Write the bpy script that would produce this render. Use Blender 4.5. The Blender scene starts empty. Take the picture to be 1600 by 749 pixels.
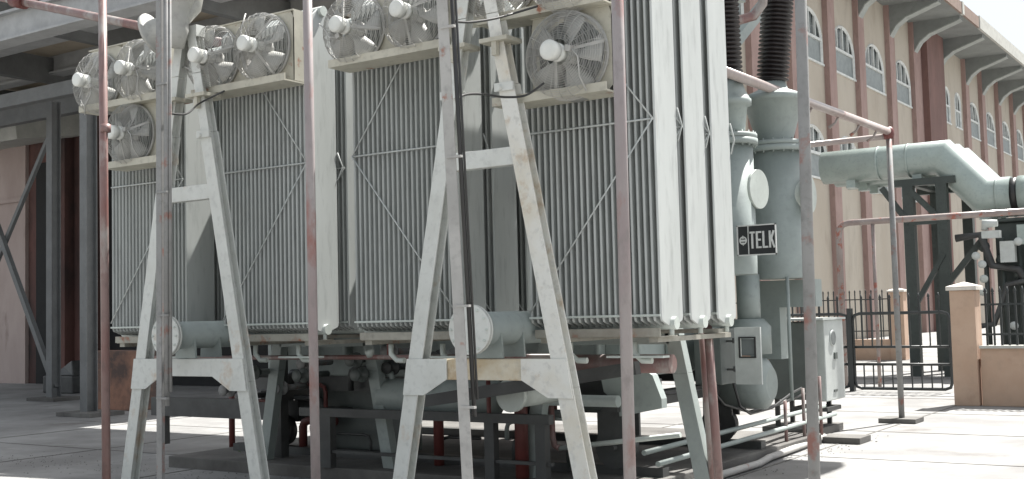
import bpy, bmesh, math, random
from mathutils import Vector, Matrix
random.seed(7)
sc = bpy.context.scene
C = sc.collection
EYE = 1.55
# ------------------------------------------------------------------ camera
cam_d = bpy.data.cameras.new('camera'); cam = bpy.data.objects.new('camera', cam_d); C.objects.link(cam)
cam_d.sensor_width = 36.0; cam_d.lens = 40.905; cam_d.clip_end = 2000; cam_d.clip_start = 0.05
# columns: camera right, camera up, camera backward, in world axes
right = Vector((0.82814489, 0.55993898, -0.02538476))
up = Vector((0.05689662, -0.03892259, 0.99762107))
fwd = Vector((-0.55761889, 0.8276191, 0.06409218))
m3 = Matrix((right, up, -fwd)).transposed()
cam.matrix_world = Matrix.Translation((0, 0, EYE)) @ m3.to_4x4()
sc.camera = cam
# ------------------------------------------------------------------ light
SUN_TO = Vector((0.135, 0.49, 0.86)).normalized()       # direction towards the sun
elev = math.asin(SUN_TO.z); azim = math.atan2(SUN_TO.x, SUN_TO.y)
w = bpy.data.worlds.new('World'); sc.world = w; w.use_nodes = True
nt = w.node_tree; nt.nodes.clear()
sky = nt.nodes.new('ShaderNodeTexSky'); sky.sky_type = 'NISHITA'; sky.sun_disc = False
sky.sun_elevation = elev; sky.sun_rotation = azim; sky.dust_density = 5.0; sky.air_density = 1.0; sky.ozone_density = 1.0
bg = nt.nodes.new('ShaderNodeBackground'); bg.inputs[1].default_value = 0.062
wo = nt.nodes.new('ShaderNodeOutputWorld')
hz = nt.nodes.new('ShaderNodeMix'); hz.data_type = 'RGBA'; hz.inputs[0].default_value = 0.55; hz.inputs[7].default_value = (7.0, 7.3, 7.4, 1)   # milky high cloud over the clear sky
nt.links.new(sky.outputs[0], hz.inputs[6]); nt.links.new(hz.outputs[2], bg.inputs[0]); nt.links.new(bg.outputs[0], wo.inputs[0])
sd = bpy.data.lights.new('sun', 'SUN'); sd.energy = 4.8; sd.angle = math.radians(0.6); sd.color = (1, 0.975, 0.935)
sun = bpy.data.objects.new('sun', sd); C.objects.link(sun)
sun.rotation_euler = SUN_TO.to_track_quat('Z', 'Y').to_euler(); sun.location = (0, 0, 30)
vs = sc.view_settings; vs.view_transform = 'Standard'; vs.look = 'None'; vs.gamma = 1; vs.use_curve_mapping = False
vs.exposure = 1.38
sc.cycles.max_bounces = 6; sc.cycles.diffuse_bounces = 4; sc.cycles.glossy_bounces = 2
# ------------------------------------------------------------------ materials
def mat(name, col, rough=0.6, metal=0.0, col2=None, scale=3.0, lo=0.4, hi=0.65, rust=None, rlo=0.58, rhi=0.66,
        rscale=4.0, bump=0.0, bscale=40.0, stretch=None, spec=0.5, dirt=0.0):
    m = bpy.data.materials.new(name); m.use_nodes = True
    t = m.node_tree; b = t.nodes['Principled BSDF']; L = t.links
    b.inputs['Roughness'].default_value = rough; b.inputs['Metallic'].default_value = metal
    b.inputs['Specular IOR Level'].default_value = spec
    co = t.nodes.new('ShaderNodeNewGeometry'); src = co.outputs['Position']
    if stretch:
        mp = t.nodes.new('ShaderNodeMapping'); mp.inputs['Scale'].default_value = stretch
        L.new(src, mp.inputs['Vector']); src = mp.outputs[0]
    def noise(s, detail=6):
        n = t.nodes.new('ShaderNodeTexNoise'); n.inputs['Scale'].default_value = s; n.inputs['Detail'].default_value = detail
        n.inputs['Roughness'].default_value = 0.62; L.new(src, n.inputs['Vector']); return n.outputs[0]
    def ramp(v, a, c):
        r = t.nodes.new('ShaderNodeMapRange'); r.inputs[1].default_value = a; r.inputs[2].default_value = c; L.new(v, r.inputs[0]); return r.outputs[0]
    def mix(f, a, c, mode='MIX'):
        x = t.nodes.new('ShaderNodeMix'); x.data_type = 'RGBA'; x.blend_type = mode
        if isinstance(f, float): x.inputs[0].default_value = f
        else: L.new(f, x.inputs[0])
        for i, v in ((6, a), (7, c)):
            if isinstance(v, tuple): x.inputs[i].default_value = (*v, 1)
            else: L.new(v, x.inputs[i])
        return x.outputs[2]
    c2 = col2 or tuple(v * 0.8 for v in col)
    out = mix(ramp(noise(scale), lo, hi), col, c2)
    if dirt: out = mix(ramp(noise(scale * 5.3), 0.52, 0.75), out, tuple(v * (1 - dirt) for v in col))
    if rust: out = mix(ramp(noise(rscale, 9), rlo, rhi), out, rust)
    L.new(out, b.inputs['Base Color'])
    if bump:
        bn = t.nodes.new('ShaderNodeBump'); bn.inputs['Strength'].default_value = bump; bn.inputs['Distance'].default_value = 0.02
        L.new(noise(bscale), bn.inputs['Height']); L.new(bn.outputs[0], b.inputs['Normal'])
    return m
RUST = (0.26, 0.10, 0.055)
M = {}
M['rad'] = mat('radiator_grey_paint', (0.47, 0.49, 0.475), 0.45, col2=(0.42, 0.44, 0.425), scale=3.0, dirt=0.3, stretch=(1, 1, .18), rust=(0.30, 0.28, 0.24), rlo=.66, rhi=.8, rscale=9)
M['tank'] = mat('tank_grey_paint', (0.31, 0.35, 0.335), 0.5, col2=(0.26, 0.295, 0.28), scale=2.5, dirt=0.2, bump=0.05)
M['pale'] = mat('pale_flange_paint', (0.52, 0.56, 0.52), 0.5, dirt=0.2)
M['aframe'] = mat('white_frame_paint', (0.60, 0.615, 0.585), 0.55, col2=(0.54, 0.55, 0.515), scale=3.0, rust=(0.42, 0.27, 0.15), rlo=0.6, rhi=0.74, rscale=2.2, dirt=0.25)
M['aframe_stained'] = mat('stained_frame_paint', (0.66, 0.66, 0.62), 0.6, col2=(0.60, 0.57, 0.49), scale=3.0, rust=(0.40, 0.27, 0.15), rlo=0.57, rhi=0.76, rscale=5, dirt=0.3)
M['grime'] = mat('grimy_channel_paint', (0.36, 0.35, 0.30), 0.7, col2=(0.24, 0.22, 0.185), rust=RUST, rlo=0.6, rhi=0.7, rscale=6, dirt=0.4)
M['haunch'] = mat('rust_stained_beam_paint', (0.60, 0.56, 0.46), 0.65, col2=(0.48, 0.37, 0.22), scale=2.2, lo=.42, hi=.6, rust=(0.30, 0.17, 0.08), rlo=0.55, rhi=0.72, rscale=5, dirt=0.3)
M['cream'] = mat('cream_channel_paint', (0.50, 0.48, 0.40), 0.6, rust=RUST, rlo=0.64, rhi=0.72, rscale=6, dirt=0.3)
M['fan'] = mat('dusty_galvanised_wire', (0.46, 0.455, 0.43), 0.6, dirt=0.3, metal=0.15)
M['blade'] = mat('dusty_fan_blade', (0.40, 0.40, 0.375), 0.6, dirt=0.3)
M['motor'] = mat('white_motor_cover', (0.72, 0.73, 0.69), 0.45)
M['post'] = mat('grey_post_paint', (0.25, 0.25, 0.245), 0.6, rust=(0.24, 0.12, 0.10), rlo=0.56, rhi=0.66, rscale=5, dirt=0.35)
M['postpale'] = mat('pale_post_paint', (0.42, 0.41, 0.39), 0.6, rust=(0.30, 0.16, 0.12), rlo=0.62, rhi=0.7, rscale=7, dirt=0.35)
M['pipe'] = mat('grey_pipe_with_red_undercoat', (0.31, 0.28, 0.275), 0.5, col2=(0.27, 0.22, 0.22), rust=(0.25, 0.12, 0.105), rlo=0.55, rhi=0.66, rscale=3.2, dirt=0.3, stretch=(1, 1, .5))
M['pipered'] = mat('worn_red_pipe', (0.22, 0.15, 0.14), 0.45, col2=(0.19, 0.085, 0.075), rust=(0.31, 0.28, 0.26), rlo=0.50, rhi=0.62, rscale=4, dirt=0.35, stretch=(1, 1, .5))
M['red'] = mat('dark_red_pipe', (0.15, 0.04, 0.035), 0.5, col2=(0.11, 0.035, 0.03), dirt=0.3)
M['brown'] = mat('brown_ring_pipe', (0.25, 0.20, 0.185), 0.22, col2=(0.32, 0.28, 0.26), rust=(0.30, 0.10, 0.07), rlo=0.55, rhi=0.62, rscale=5)
M['ringpale'] = mat('painted_sunlit_ring_pipe', (0.40, 0.35, 0.33), 0.3, col2=(0.34, 0.27, 0.25), rust=(0.24, 0.13, 0.11), rlo=0.6, rhi=0.7, rscale=5)  # lighter colour stands in for the sun highlight along the runs
M['black'] = mat('black_conduit', (0.03, 0.03, 0.03), 0.4)
M['dark'] = mat('oily_dark_steel', (0.065, 0.068, 0.066), 0.5, col2=(0.04, 0.04, 0.04), dirt=0.3)
M['bushing'] = mat('brown_porcelain', (0.014, 0.009, 0.009), 0.4, spec=0.5)
M['cabinet'] = mat('cabinet_grey', (0.53, 0.56, 0.54), 0.5, dirt=0.15)
M['cabdark'] = mat('cabinet_green_grey', (0.115, 0.13, 0.122), 0.5, dirt=0.15)
M['duct'] = mat('pale_green_duct', (0.35, 0.41, 0.385), 0.25, col2=(0.31, 0.365, 0.34), dirt=0.2)
M['t2'] = mat('dark_green_machinery', (0.05, 0.062, 0.056), 0.55, dirt=0.4)
M['concrete'] = mat('concrete_slab', (0.27, 0.268, 0.26), 0.85, col2=(0.175, 0.172, 0.167), scale=0.7, lo=0.4, hi=0.62, dirt=0.3, rust=(0.12,0.11,0.10), rlo=.6, rhi=.72, rscale=.9, bump=0.25, bscale=30)
M['plinth'] = mat('stained_plinth_concrete', (0.15, 0.145, 0.135), 0.85, col2=(0.08, 0.075, 0.07), scale=1.4, dirt=0.3, bump=0.3)
M['facade'] = mat('cream_render', (0.46, 0.415, 0.35), 0.9, col2=(0.42, 0.37, 0.305), scale=0.5, dirt=0.1, stretch=(1, 1, .4), rust=(0.33, 0.285, 0.235), rlo=.53, rhi=.75, rscale=.8)
M['pilaster'] = mat('brick_red_render', (0.36, 0.255, 0.23), 0.9, col2=(0.29, 0.195, 0.175), scale=0.9, dirt=0.3, stretch=(1, 1, .4))
M['stair'] = mat('dark_red_render', (0.20, 0.115, 0.10), 0.9, col2=(0.15, 0.09, 0.08), scale=0.8, dirt=0.3, stretch=(1, 1, .3))
M['eave'] = mat('grey_eave_concrete', (0.235, 0.25, 0.24), 0.85, col2=(0.19, 0.20, 0.195), scale=0.7, dirt=0.2)
M['eavelip'] = mat('grey_bracket_edge', (0.36, 0.38, 0.36), 0.85, dirt=0.2)
M['fasciabrown'] = mat('brown_fascia_panel', (0.27, 0.20, 0.165), 0.85, dirt=0.2)
M['fasciapale'] = mat('pale_fascia_edge', (0.50, 0.50, 0.46), 0.85, dirt=0.2)
M['winframe'] = mat('white_window_frame', (0.66, 0.68, 0.66), 0.6)
M['shutter'] = mat('grey_window_sheet', (0.27, 0.30, 0.30), 0.6, dirt=0.15)
M['glass'] = mat('dusty_window_glass', (0.17, 0.19, 0.19), 0.25, dirt=0.2, scale=1.2)
M['pinkwall'] = mat('pink_render_wall', (0.46, 0.38, 0.35), 0.9, col2=(0.36, 0.285, 0.26), scale=0.5, rust=(0.2, 0.15, 0.13), rlo=.58, rhi=.72, rscale=.9, stretch=(1, 1, .4))
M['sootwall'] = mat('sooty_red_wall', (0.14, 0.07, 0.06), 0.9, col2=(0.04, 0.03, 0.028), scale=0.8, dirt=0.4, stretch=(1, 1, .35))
M['doordark'] = mat('painted_doorway_dark', (0.02, 0.02, 0.02), 0.9)
M['canopy'] = mat('brown_canopy_sheet', (0.42, 0.36, 0.28), 0.85, dirt=0.2, scale=0.6)
M['canopysteel'] = mat('grey_canopy_steel', (0.38, 0.385, 0.385), 0.6, dirt=0.15)
M['coldark'] = mat('grey_lattice_steel', (0.15, 0.155, 0.155), 0.6, dirt=0.2)
M['orange'] = mat('orange_plaster', (0.50, 0.36, 0.27), 0.9, col2=(0.45, 0.31, 0.225), scale=1.2, rust=(0.33, 0.20, 0.15), rlo=.58, rhi=.78, rscale=1.6, dirt=0.15)
M['pit'] = mat('stained_orange_plaster', (0.30, 0.16, 0.11), 0.9, col2=(0.10, 0.07, 0.06), scale=1.1, lo=.42, hi=.56, dirt=0.3)
M['caps'] = mat('pale_pillar_cap', (0.66, 0.62, 0.56), 0.8)
M['iron'] = mat('black_iron_paint', (0.035, 0.04, 0.04), 0.45)
M['signblack'] = mat('black_sign_face', (0.035, 0.037, 0.04), 0.4)
M['signwhite'] = mat('white_sign_paint', (0.75, 0.76, 0.74), 0.5)
M['plank'] = mat('weathered_plank', (0.55, 0.50, 0.42), 0.85, dirt=0.3)
M['leaf'] = mat('weed_leaf', (0.07, 0.12, 0.035), 0.6)
# ------------------------------------------------------------------ mesh builder
class MB:
    def __init__(s): s.bm = bmesh.new()
    def face(s, pts):
        try: s.bm.faces.new([s.bm.verts.new(p) for p in pts])
        except ValueError: pass
    def box(s, a, b):
        x0, x1 = sorted((a[0], b[0])); y0, y1 = sorted((a[1], b[1])); z0, z1 = sorted((a[2], b[2]))
        v = [s.bm.verts.new(p) for p in ((x0,y0,z0),(x1,y0,z0),(x1,y1,z0),(x0,y1,z0),(x0,y0,z1),(x1,y0,z1),(x1,y1,z1),(x0,y1,z1))]
        for f in ((3,2,1,0),(4,5,6,7),(0,1,5,4),(1,2,6,5),(2,3,7,6),(3,0,4,7)): s.bm.faces.new([v[i] for i in f])
        return s
    def prism(s, pts, d):
        """extrude polygon pts (3D list) by vector d"""
        d = Vector(d); a = [s.bm.verts.new(p) for p in pts]; b = [s.bm.verts.new(Vector(p) + d) for p in pts]
        n = len(pts); s.bm.faces.new(a[::-1]); s.bm.faces.new(b)
        for i in range(n): s.bm.faces.new((a[i], a[(i+1) % n], b[(i+1) % n], b[i]))
        return s
    def bar(s, p, q, wd, th, side=None):
        """rectangular bar from p to q, wd along 'side', th along the other"""
        p = Vector(p); q = Vector(q); d = (q - p).normalized()
        u = Vector(side) if side else (Vector((0,0,1)) if abs(d.z) < .9 else Vector((1,0,0)))
        u = (u - d * u.dot(d)).normalized(); v = d.cross(u)
        c = [p + u*wd/2*i + v*th/2*j for i, j in ((-1,-1),(1,-1),(1,1),(-1,1))]
        return s.prism(c, q - p)
    def tube(s, pts, r, seg=12, cap=True, smooth=True):
        pts = [Vector(p) for p in pts]; rs = r if isinstance(r, (list, tuple)) else [r]*len(pts)
        rings = []; pu = None
        for i, p in enumerate(pts):
            a = pts[max(0, i-1)]; b = pts[min(len(pts)-1, i+1)]; d = (b - a).normalized()
            if pu is None: pu = Vector((0,0,1)) if abs(d.z) < .9 else Vector((1,0,0))
            u = (pu - d*pu.dot(d)).normalized(); pu = u; v = d.cross(u)
            k = 1.0
            if 0 < i < len(pts)-1:
                cosang = (pts[i]-a).normalized().dot((b-pts[i]).normalized()); k = 1/max(.5, math.sqrt((1+cosang)/2)) if len(pts) < 4 else 1
            rings.append([s.bm.verts.new(p + (u*math.cos(t)+v*math.sin(t))*rs[i]*(1 if k == 1 else k)) for t in [2*math.pi*j/seg for j in range(seg)]])
        for a, b in zip(rings, rings[1:]):
            for j in range(seg):
                f = s.bm.faces.new((a[j], a[(j+1) % seg], b[(j+1) % seg], b[j])); f.smooth = smooth
        if cap: s.bm.faces.new(rings[0][::-1]); s.bm.faces.new(rings[-1])
        return s
    def cyl(s, p, q, r, r2=None, seg=20): return s.tube([p, q], [r, r if r2 is None else r2], seg)
    def lathe(s, o, ax, prof, seg=24, cap=True):
        """prof: list of (distance along ax, radius)"""
        o = Vector(o); ax = Vector(ax).normalized(); u = Vector((0,0,1)) if abs(ax.z) < .9 else Vector((1,0,0))
        u = (u-ax*u.dot(ax)).normalized(); v = ax.cross(u); rings = []
        for d, r in prof: rings.append([s.bm.verts.new(o+ax*d+(u*math.cos(t)+v*math.sin(t))*max(r, 1e-4)) for t in [2*math.pi*j/seg for j in range(seg)]])
        for a, b in zip(rings, rings[1:]):
            for j in range(seg):
                f = s.bm.faces.new((a[j], a[(j+1) % seg], b[(j+1) % seg], b[j])); f.smooth = True
        if cap: s.bm.faces.new(rings[0][::-1]); s.bm.faces.new(rings[-1])
        return s
    def ring(s, o, ax, R, r, n=28, seg=4):
        o = Vector(o); ax = Vector(ax).normalized(); u = Vector((0,0,1)) if abs(ax.z) < .9 else Vector((1,0,0)); v = ax.cross(u)
        rings = []
        for k in range(n):
            t = 2*math.pi*k/n; d = u*math.cos(t)+v*math.sin(t); c = o+d*R
            rings.append([s.bm.verts.new(c+(d*math.cos(a)+ax*math.sin(a))*r) for a in [2*math.pi*j/seg for j in range(seg)]])
        for k in range(n):
            a, b = rings[k], rings[(k+1) % n]
            for j in range(seg): s.bm.faces.new((a[j], a[(j+1) % seg], b[(j+1) % seg], b[j]))
        return s
    def build(s, name, m, parent=None, loc=None, bevel=0.0):
        bmesh.ops.recalc_face_normals(s.bm, faces=s.bm.faces[:])
        off = Vector((0,0,0)); q = parent
        while q is not None: off += q.location; q = q.parent
        if parent is None: off = Vector(loc) if loc else Vector((0,0,0))
        if parent is not None and loc is not None:
            lo = Vector(loc)-off; off = Vector(loc)
        else: lo = Vector((0,0,0)) if parent is not None else off.copy()
        bmesh.ops.translate(s.bm, verts=s.bm.verts[:], vec=-off)
        me = bpy.data.meshes.new(name); s.bm.to_mesh(me); s.bm.free()
        o = bpy.data.objects.new(name, me); C.objects.link(o); me.materials.append(m); o.parent = parent; o.location = lo
        if bevel:
            b = o.modifiers.new('bevel', 'BEVEL'); b.width = bevel; b.segments = 2; b.limit_method = 'ANGLE'
        return o
def tag(o, label, cat, group=None):
    o['label'] = label; o['category'] = cat
    if group: o['group'] = group
    elif 'group' in o: del o['group']
    return o
def thing(name, loc, label, cat, group=None):
    o = bpy.data.objects.new(name, None); C.objects.link(o); o.location = loc; o.empty_display_size = .2
    return tag(o, label, cat, group)
def struct(o, kind='structure'): o['kind'] = kind; return o
def copy_tree(o, parent=None):
    c = o.copy(); C.objects.link(c); c.parent = parent
    for ch in list(o.children): copy_tree(ch, c)
    return c
# ================================================================== SETTING
# ground: one sheet to the horizon
g = MB(); g.face([(-900,-900,0),(900,-900,0),(900,900,0),(-900,900,0)]); gr = g.build('ground', M['concrete']); struct(gr)
# joints and scattered paving lines of the yard slab
g = MB()
for k in range(14):
    y = 4 + k*2.6; g.box((-16.5, y, .0005), (4, y+.025, .004))
for k in range(8):
    x = -15.2 + k*2.7; g.box((x, 2, .0007), (x+.025, 38, .0045))
struct(g.build('slab_joints', M['plinth']))
# raised plinth under the transformer
g = MB(); g.box((-10.2, 8.4, -.02), (-4.55, 12.9, .12)); struct(g.build('plinth', M['plinth'], loc=(-7.4,10.6,0), bevel=.01))

# ---- power hall facade (X = -17, faces +X) with its arched windows
XF = -17.0
hall = thing('power_station_hall', (XF, 55, 0), 'long cream hall with brick red pilasters and arched windows at right', 'building')
PIL = [19.4, 24.0, 28.6, 33.2, 37.5, 42.0, 46.3, 51.0, 55.4, 60.6, 65.2, 77.2, 81.8, 86.9, 92.0, 97.0, 102.0, 107.0, 112, 117, 122]
ZT = 17.0
wall = MB(); frames = []
def arch_pts(yc, hw, zs, rise, n=10):
    return [(yc - hw*math.cos(math.pi*i/n), zs + rise*math.sin(math.pi*i/n)) for i in range(n+1)]
def wall_bay(y0, y1, wins):
    """front faces of the wall between y0 and y1 with arched openings (yc, hw, z0, zs, rise)"""
    wins = sorted(wins, key=lambda a: a[2])
    cols = {}
    for wn in wins: cols.setdefault((wn[0], wn[1]), []).append(wn)
    y = y0
    for (yc, hw), lst in sorted(cols.items()):
        wall.face([(XF,y,0),(XF,yc-hw,0),(XF,yc-hw,ZT),(XF,y,ZT)])
        z = 0
        for (_, _, z0, zs, rise) in lst:
            wall.face([(XF,yc-hw,z),(XF,yc+hw,z),(XF,yc+hw,z0),(XF,yc-hw,z0)])
            ap = arch_pts(yc, hw, zs, rise); zt = zs+rise+.12
            for (ya, za), (yb, zb) in zip(ap, ap[1:]):
                wall.face([(XF,ya,za),(XF,yb,zb),(XF,yb,zt),(XF,ya,zt)])
                wall.face([(XF,ya,za),(XF,yb,zb),(XF-.12,yb,zb),(XF-.12,ya,za)])
            wall.face([(XF,yc-hw,z0),(XF,yc+hw,z0),(XF-.12,yc+hw,z0),(XF-.12,yc-hw,z0)])
            wall.face([(XF,yc-hw,z0),(XF,yc-hw,zs),(XF-.12,yc-hw,zs),(XF-.12,yc-hw,z0)])
            wall.face([(XF,yc+hw,z0),(XF,yc+hw,zs),(XF-.12,yc+hw,zs),(XF-.12,yc+hw,z0)])
            z = zt; frames.append((yc, hw, z0, zs, rise))
        wall.face([(XF,yc-hw,z),(XF,yc+hw,z),(XF,yc+hw,ZT),(XF,yc-hw,ZT)])
        y = yc+hw
    wall.face([(XF,y,0),(XF,y1,0),(XF,y1,ZT),(XF,y,ZT)])
for a, b in zip(PIL, PIL[1:]):
    if a == 65.2:
        wall_bay(a, b, [(72.6, .75, 12.4, 14.0, .65), (75.4, .75, 12.4, 14.0, .65)])
    else:
        yc = (a+b)/2+.1; ws = [(yc, 1.6, 12.25, 13.3, 1.3)]
        if 40 < a < 66: ws.append((yc, 1.6, 7.1, 8.1, 1.3))
        wall_bay(a, b, ws)
wall.box((XF-12, 19.4, 0), (XF-.3, 19.7, ZT)); wall.box((XF-12, 19.4, ZT-.3), (XF-.01, 122, ZT-.1)); wall.box((XF-12.3, 19.4, 0), (XF-12, 122, ZT))
wall.build('wall', M['facade'], hall)
for (yc, hw, z0, zs, rise) in frames:
    X = XF-.04; f = MB()
    ap = [(X, y, z) for y, z in arch_pts(yc, hw-.04, zs, rise-.03, 12)]
    path = [(X, yc-hw+.04, z0+.04)] + ap + [(X, yc+hw-.04, z0+.04)]
    f.tube(path, .09, 4, smooth=False)
    f.box((X-.06, yc-hw-.05, z0-.04), (X+.12, yc+hw+.05, z0+.05))
    zm = z0 + (zs+rise-z0)*.48
    f.box((X-.05, yc-hw, zm-.06), (X+.06, yc+hw, zm+.06))
    nm = 4 if hw > 1 else 2
    for k in range(1, nm):
        y = yc-hw+2*hw*k/nm; zz = zs + rise*math.sqrt(max(0, 1-((y-yc)/hw)**2))
        f.box((X-.045, y-.045, zm if hw > 1 else z0), (X+.045, y+.045, zz-.05))
    fr = f.build('window', M['winframe'], hall, loc=(X, yc, z0))
    p = MB(); p.prism([(X-.09, yc-hw, z0)] + [(X-.09, y, z) for y, z in arch_pts(yc, hw, zs, rise)] + [(X-.09, yc+hw, z0)], (-.02,0,0))
    p.build('pane', M['glass'], fr)
    p = MB(); p.box((X-.05, yc-hw+.05, z0+.08), (X-.02, yc+hw-.05, zm-.06)); p.build('lower_sheet', M['shutter'], fr)
for y in PIL:
    if y in (65.2,):
        p = MB(); p.box((XF, 64.7, 0), (XF+.25, 66.2, ZT)); p.build('pilaster', M['pilaster'], hall); p = MB(); p.box((XF, 66.2, 0), (XF+.6, 69.9, ZT)); p.build('stair_tower_panel', M['stair'], hall); continue
    p = MB(); p.box((XF, y-.48, 0), (XF+.25, y+.48, ZT)); p.build('pilaster', M['pilaster'], hall)
    if y == 77.2: pass
BR = [19.4+0*4.6] + PIL[1:11] + [70.6] + PIL[11:]
for y in BR:
    p = MB(); x = XF+.2
    p.prism([(x, y-.3, 17.0), (x, y-.3, 15.4), (x+.36, y-.3, 15.95), (x+.85, y-.3, 16.3), (x+2.5, y-.3, 16.84), (x+2.5, y-.3, 17.0)], (0,.6,0))
    br = p.build('eave_bracket', M['eave'], hall)
    p = MB()
    for a, b in (((x,15.4),(x+.36,15.95)),((x+.36,15.95),(x+.85,16.3)),((x+.85,16.3),(x+2.5,16.84))):
        p.bar((a[0], y, a[1]-.03), (b[0], y, b[1]-.03), .06, .62, side=(-(b[1]-a[1]),0,b[0]-a[0]))
    p.build('bracket_lip', M['eavelip'], br)
p = MB(); p.box((XF-.005, 19.2, 17.0), (XF+2.8, 124, 17.18)); p.build('eave_slab', M['eave'], hall)
p = MB()
for y in [a-.05 for a in range(21, 68, 4)]: p.box((XF+2.8, y, 17.0), (XF+2.92, y+3.6, 17.62))
p.build('brown_fascia', M['fasciabrown'], hall)
p = MB(); p.box((XF+2.8, 68.7, 16.98), (XF+2.95, 124, 17.72))
for y in range(21, 69, 4): p.box((XF+2.8, y-.45, 16.98), (XF+2.96, y-.05, 17.66))
p.box((XF+2.55, 19.2, 17.18), (XF+2.8, 68.7, 17.64)); p.build('pale_fascia', M['fasciapale'], hall)

# ---- transverse wing at left (faces -Y) with a big doorway coloured near-black for its darkness
wing = thing('wing_building', (-26, 19, 0), 'shaded pink and sooty red building behind the canopy at left', 'building')
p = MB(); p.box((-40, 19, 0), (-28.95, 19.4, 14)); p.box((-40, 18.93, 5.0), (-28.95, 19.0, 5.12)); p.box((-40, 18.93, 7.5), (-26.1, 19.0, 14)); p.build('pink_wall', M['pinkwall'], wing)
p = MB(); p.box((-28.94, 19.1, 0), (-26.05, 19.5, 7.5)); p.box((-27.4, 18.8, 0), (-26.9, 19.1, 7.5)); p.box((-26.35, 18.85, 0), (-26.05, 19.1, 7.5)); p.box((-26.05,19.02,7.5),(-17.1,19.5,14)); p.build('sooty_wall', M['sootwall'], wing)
p = MB(); p.box((-26.05, 19.35, 0), (-17.3, 19.5, 7.5)); p.box((-28.5, 19.03, 0), (-27.6, 19.09, 6)); p.build('doorway_dark_sheet', M['doordark'], wing)  # near-black sheets paint the darkness of the openings
p = MB(); p.prism([(-31,16.9,6.2),(-31,19,6.55),(-31,19,7.3),(-31,16.85,6.6)], (4.9,0,0)); p.build('awning', M['fasciapale'], wing)
# ---- steel canopy above
can = thing('loading_canopy', (-20, 12.5, 0), 'steel canopy with grey edge beam and brown underside at upper left', 'canopy')
p = MB(); p.box((-30, 12.42, 6.84), (-7.2, 12.58, 7.3)); p.box((-30, 12.3, 6.80), (-7.2, 12.7, 6.84)); p.box((-30, 12.3, 7.3), (-7.2, 12.7, 7.35)); p.build('edge_beam', M['canopysteel'], can)  # right-hand stretch runs on out of view, added to shade the yard
p = MB(); p.box((-30, 12.45, 7.96), (-14.2, 18.9, 8.02)); p.box((-14.2, 13.33, 7.96), (-7.2, 15.6, 8.02)); p.build('soffit_sheet', M['canopy'], can)  # second sheet is added out of view to shade the left ground
for x in (-28.5, -24.3, -20.2, -16.5):
    p = MB(); p.box((x-.09, 12.6, 7.3), (x+.09, 18.9, 7.9)); p.build('cross_beam', M['coldark'], can)
for y in (14.6, 16.7):
    p = MB(); xe = -7.3 if y < 15 else -14.3; p.box((-30, y-.07, 7.55), (xe, y+.07, 7.96)); p.box((-30, y-.2, 7.50), (xe, y+.2, 7.55)); p.build('purlin', M['canopysteel'], can)
p = MB(); p.box((-30, 13.6, 5.98), (-17.2, 13.8, 6.25)); p.box((-30, 15.9, 6.3), (-17.6, 16.1, 6.7)); p.build('header_beam', M['coldark'], can)
p = MB(); p.box((-14.6, 11.6, 7.3), (-7.2, 12.28, 7.34)); p.box((-14.6, 11.6, 7.34), (-7.2, 11.64, 7.6)); p.build('unseen_shade_strip', M['canopysteel'], can)  # unseen strip added to widen the shade on the left ground
# posts of the canopy
def steel_post(x, y, x2, y2, h, label):
    t = thing('canopy_post', (x, y, 0), label, 'post', 'steel posts under the canopy')
    p = MB(); p.box((x-.095, y-.11, .05), (x+.095, y-.095, h)); p.box((x-.095, y+.095, .05), (x+.095, y+.11, h)); p.box((x-.012, y-.095, .05), (x+.012, y+.095, h)); p.build('column', M['coldark'], t)
    p = MB(); p.box((x-.42, y-.35, .004), (x+.5, y+.35, .07)); p.build('base_slab', M['plinth'], t)
    if x2:
        p = MB(); p.bar((x, y+.05, .25), (x2[0], y+.05, x2[1]), .12, .1); p.build('brace', M['coldark'], t)
        p = MB(); p.bar((x-.1, y+.16, 6.0), (x-2.6, y+.16, 2.6), .09, .08); p.build('brace', M['coldark'], t)
    return t
steel_post(-17.35, 12.6, None, 0, 5.97, 'grey steel canopy post with a concrete base, nearer the radiators')
steel_post(-21.7, 14.9, (-24.4, 4.75), 0, 6.3, 'grey steel canopy post with a long diagonal brace')
p = MB(); p.box((-18.65, 13.5, 0), (-17.25, 13.95, 1.07)); tag(p.build('pit_wall', M['pit'], loc=(-17.9,14,0), bevel=.02), 'low stained orange block standing behind the left radiators', 'wall')
p = MB(); p.box((-24.3,16.4,0),(-23.2,17.2,.4)); p.prism([(-24.1,16.5,.4),(-23.3,16.5,.4),(-23.5,16.6,.75),(-23.9,16.7,.6)],(0,.5,0)); tag(p.build('scrap_pile', M['dark'], loc=(-22,16,0), bevel=.03), 'dark heap of stored equipment in front of the unlit doorway', 'equipment')
p = MB(); p.bar((-11.6,12.2,.04),(-9.9,12.6,.04),.06,.5); tag(p.build('concrete_cover', M['plinth'], loc=(-10.8,12.4,0)), 'flat grey concrete cover slab lying beyond the left A-frame', 'slab')

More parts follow.
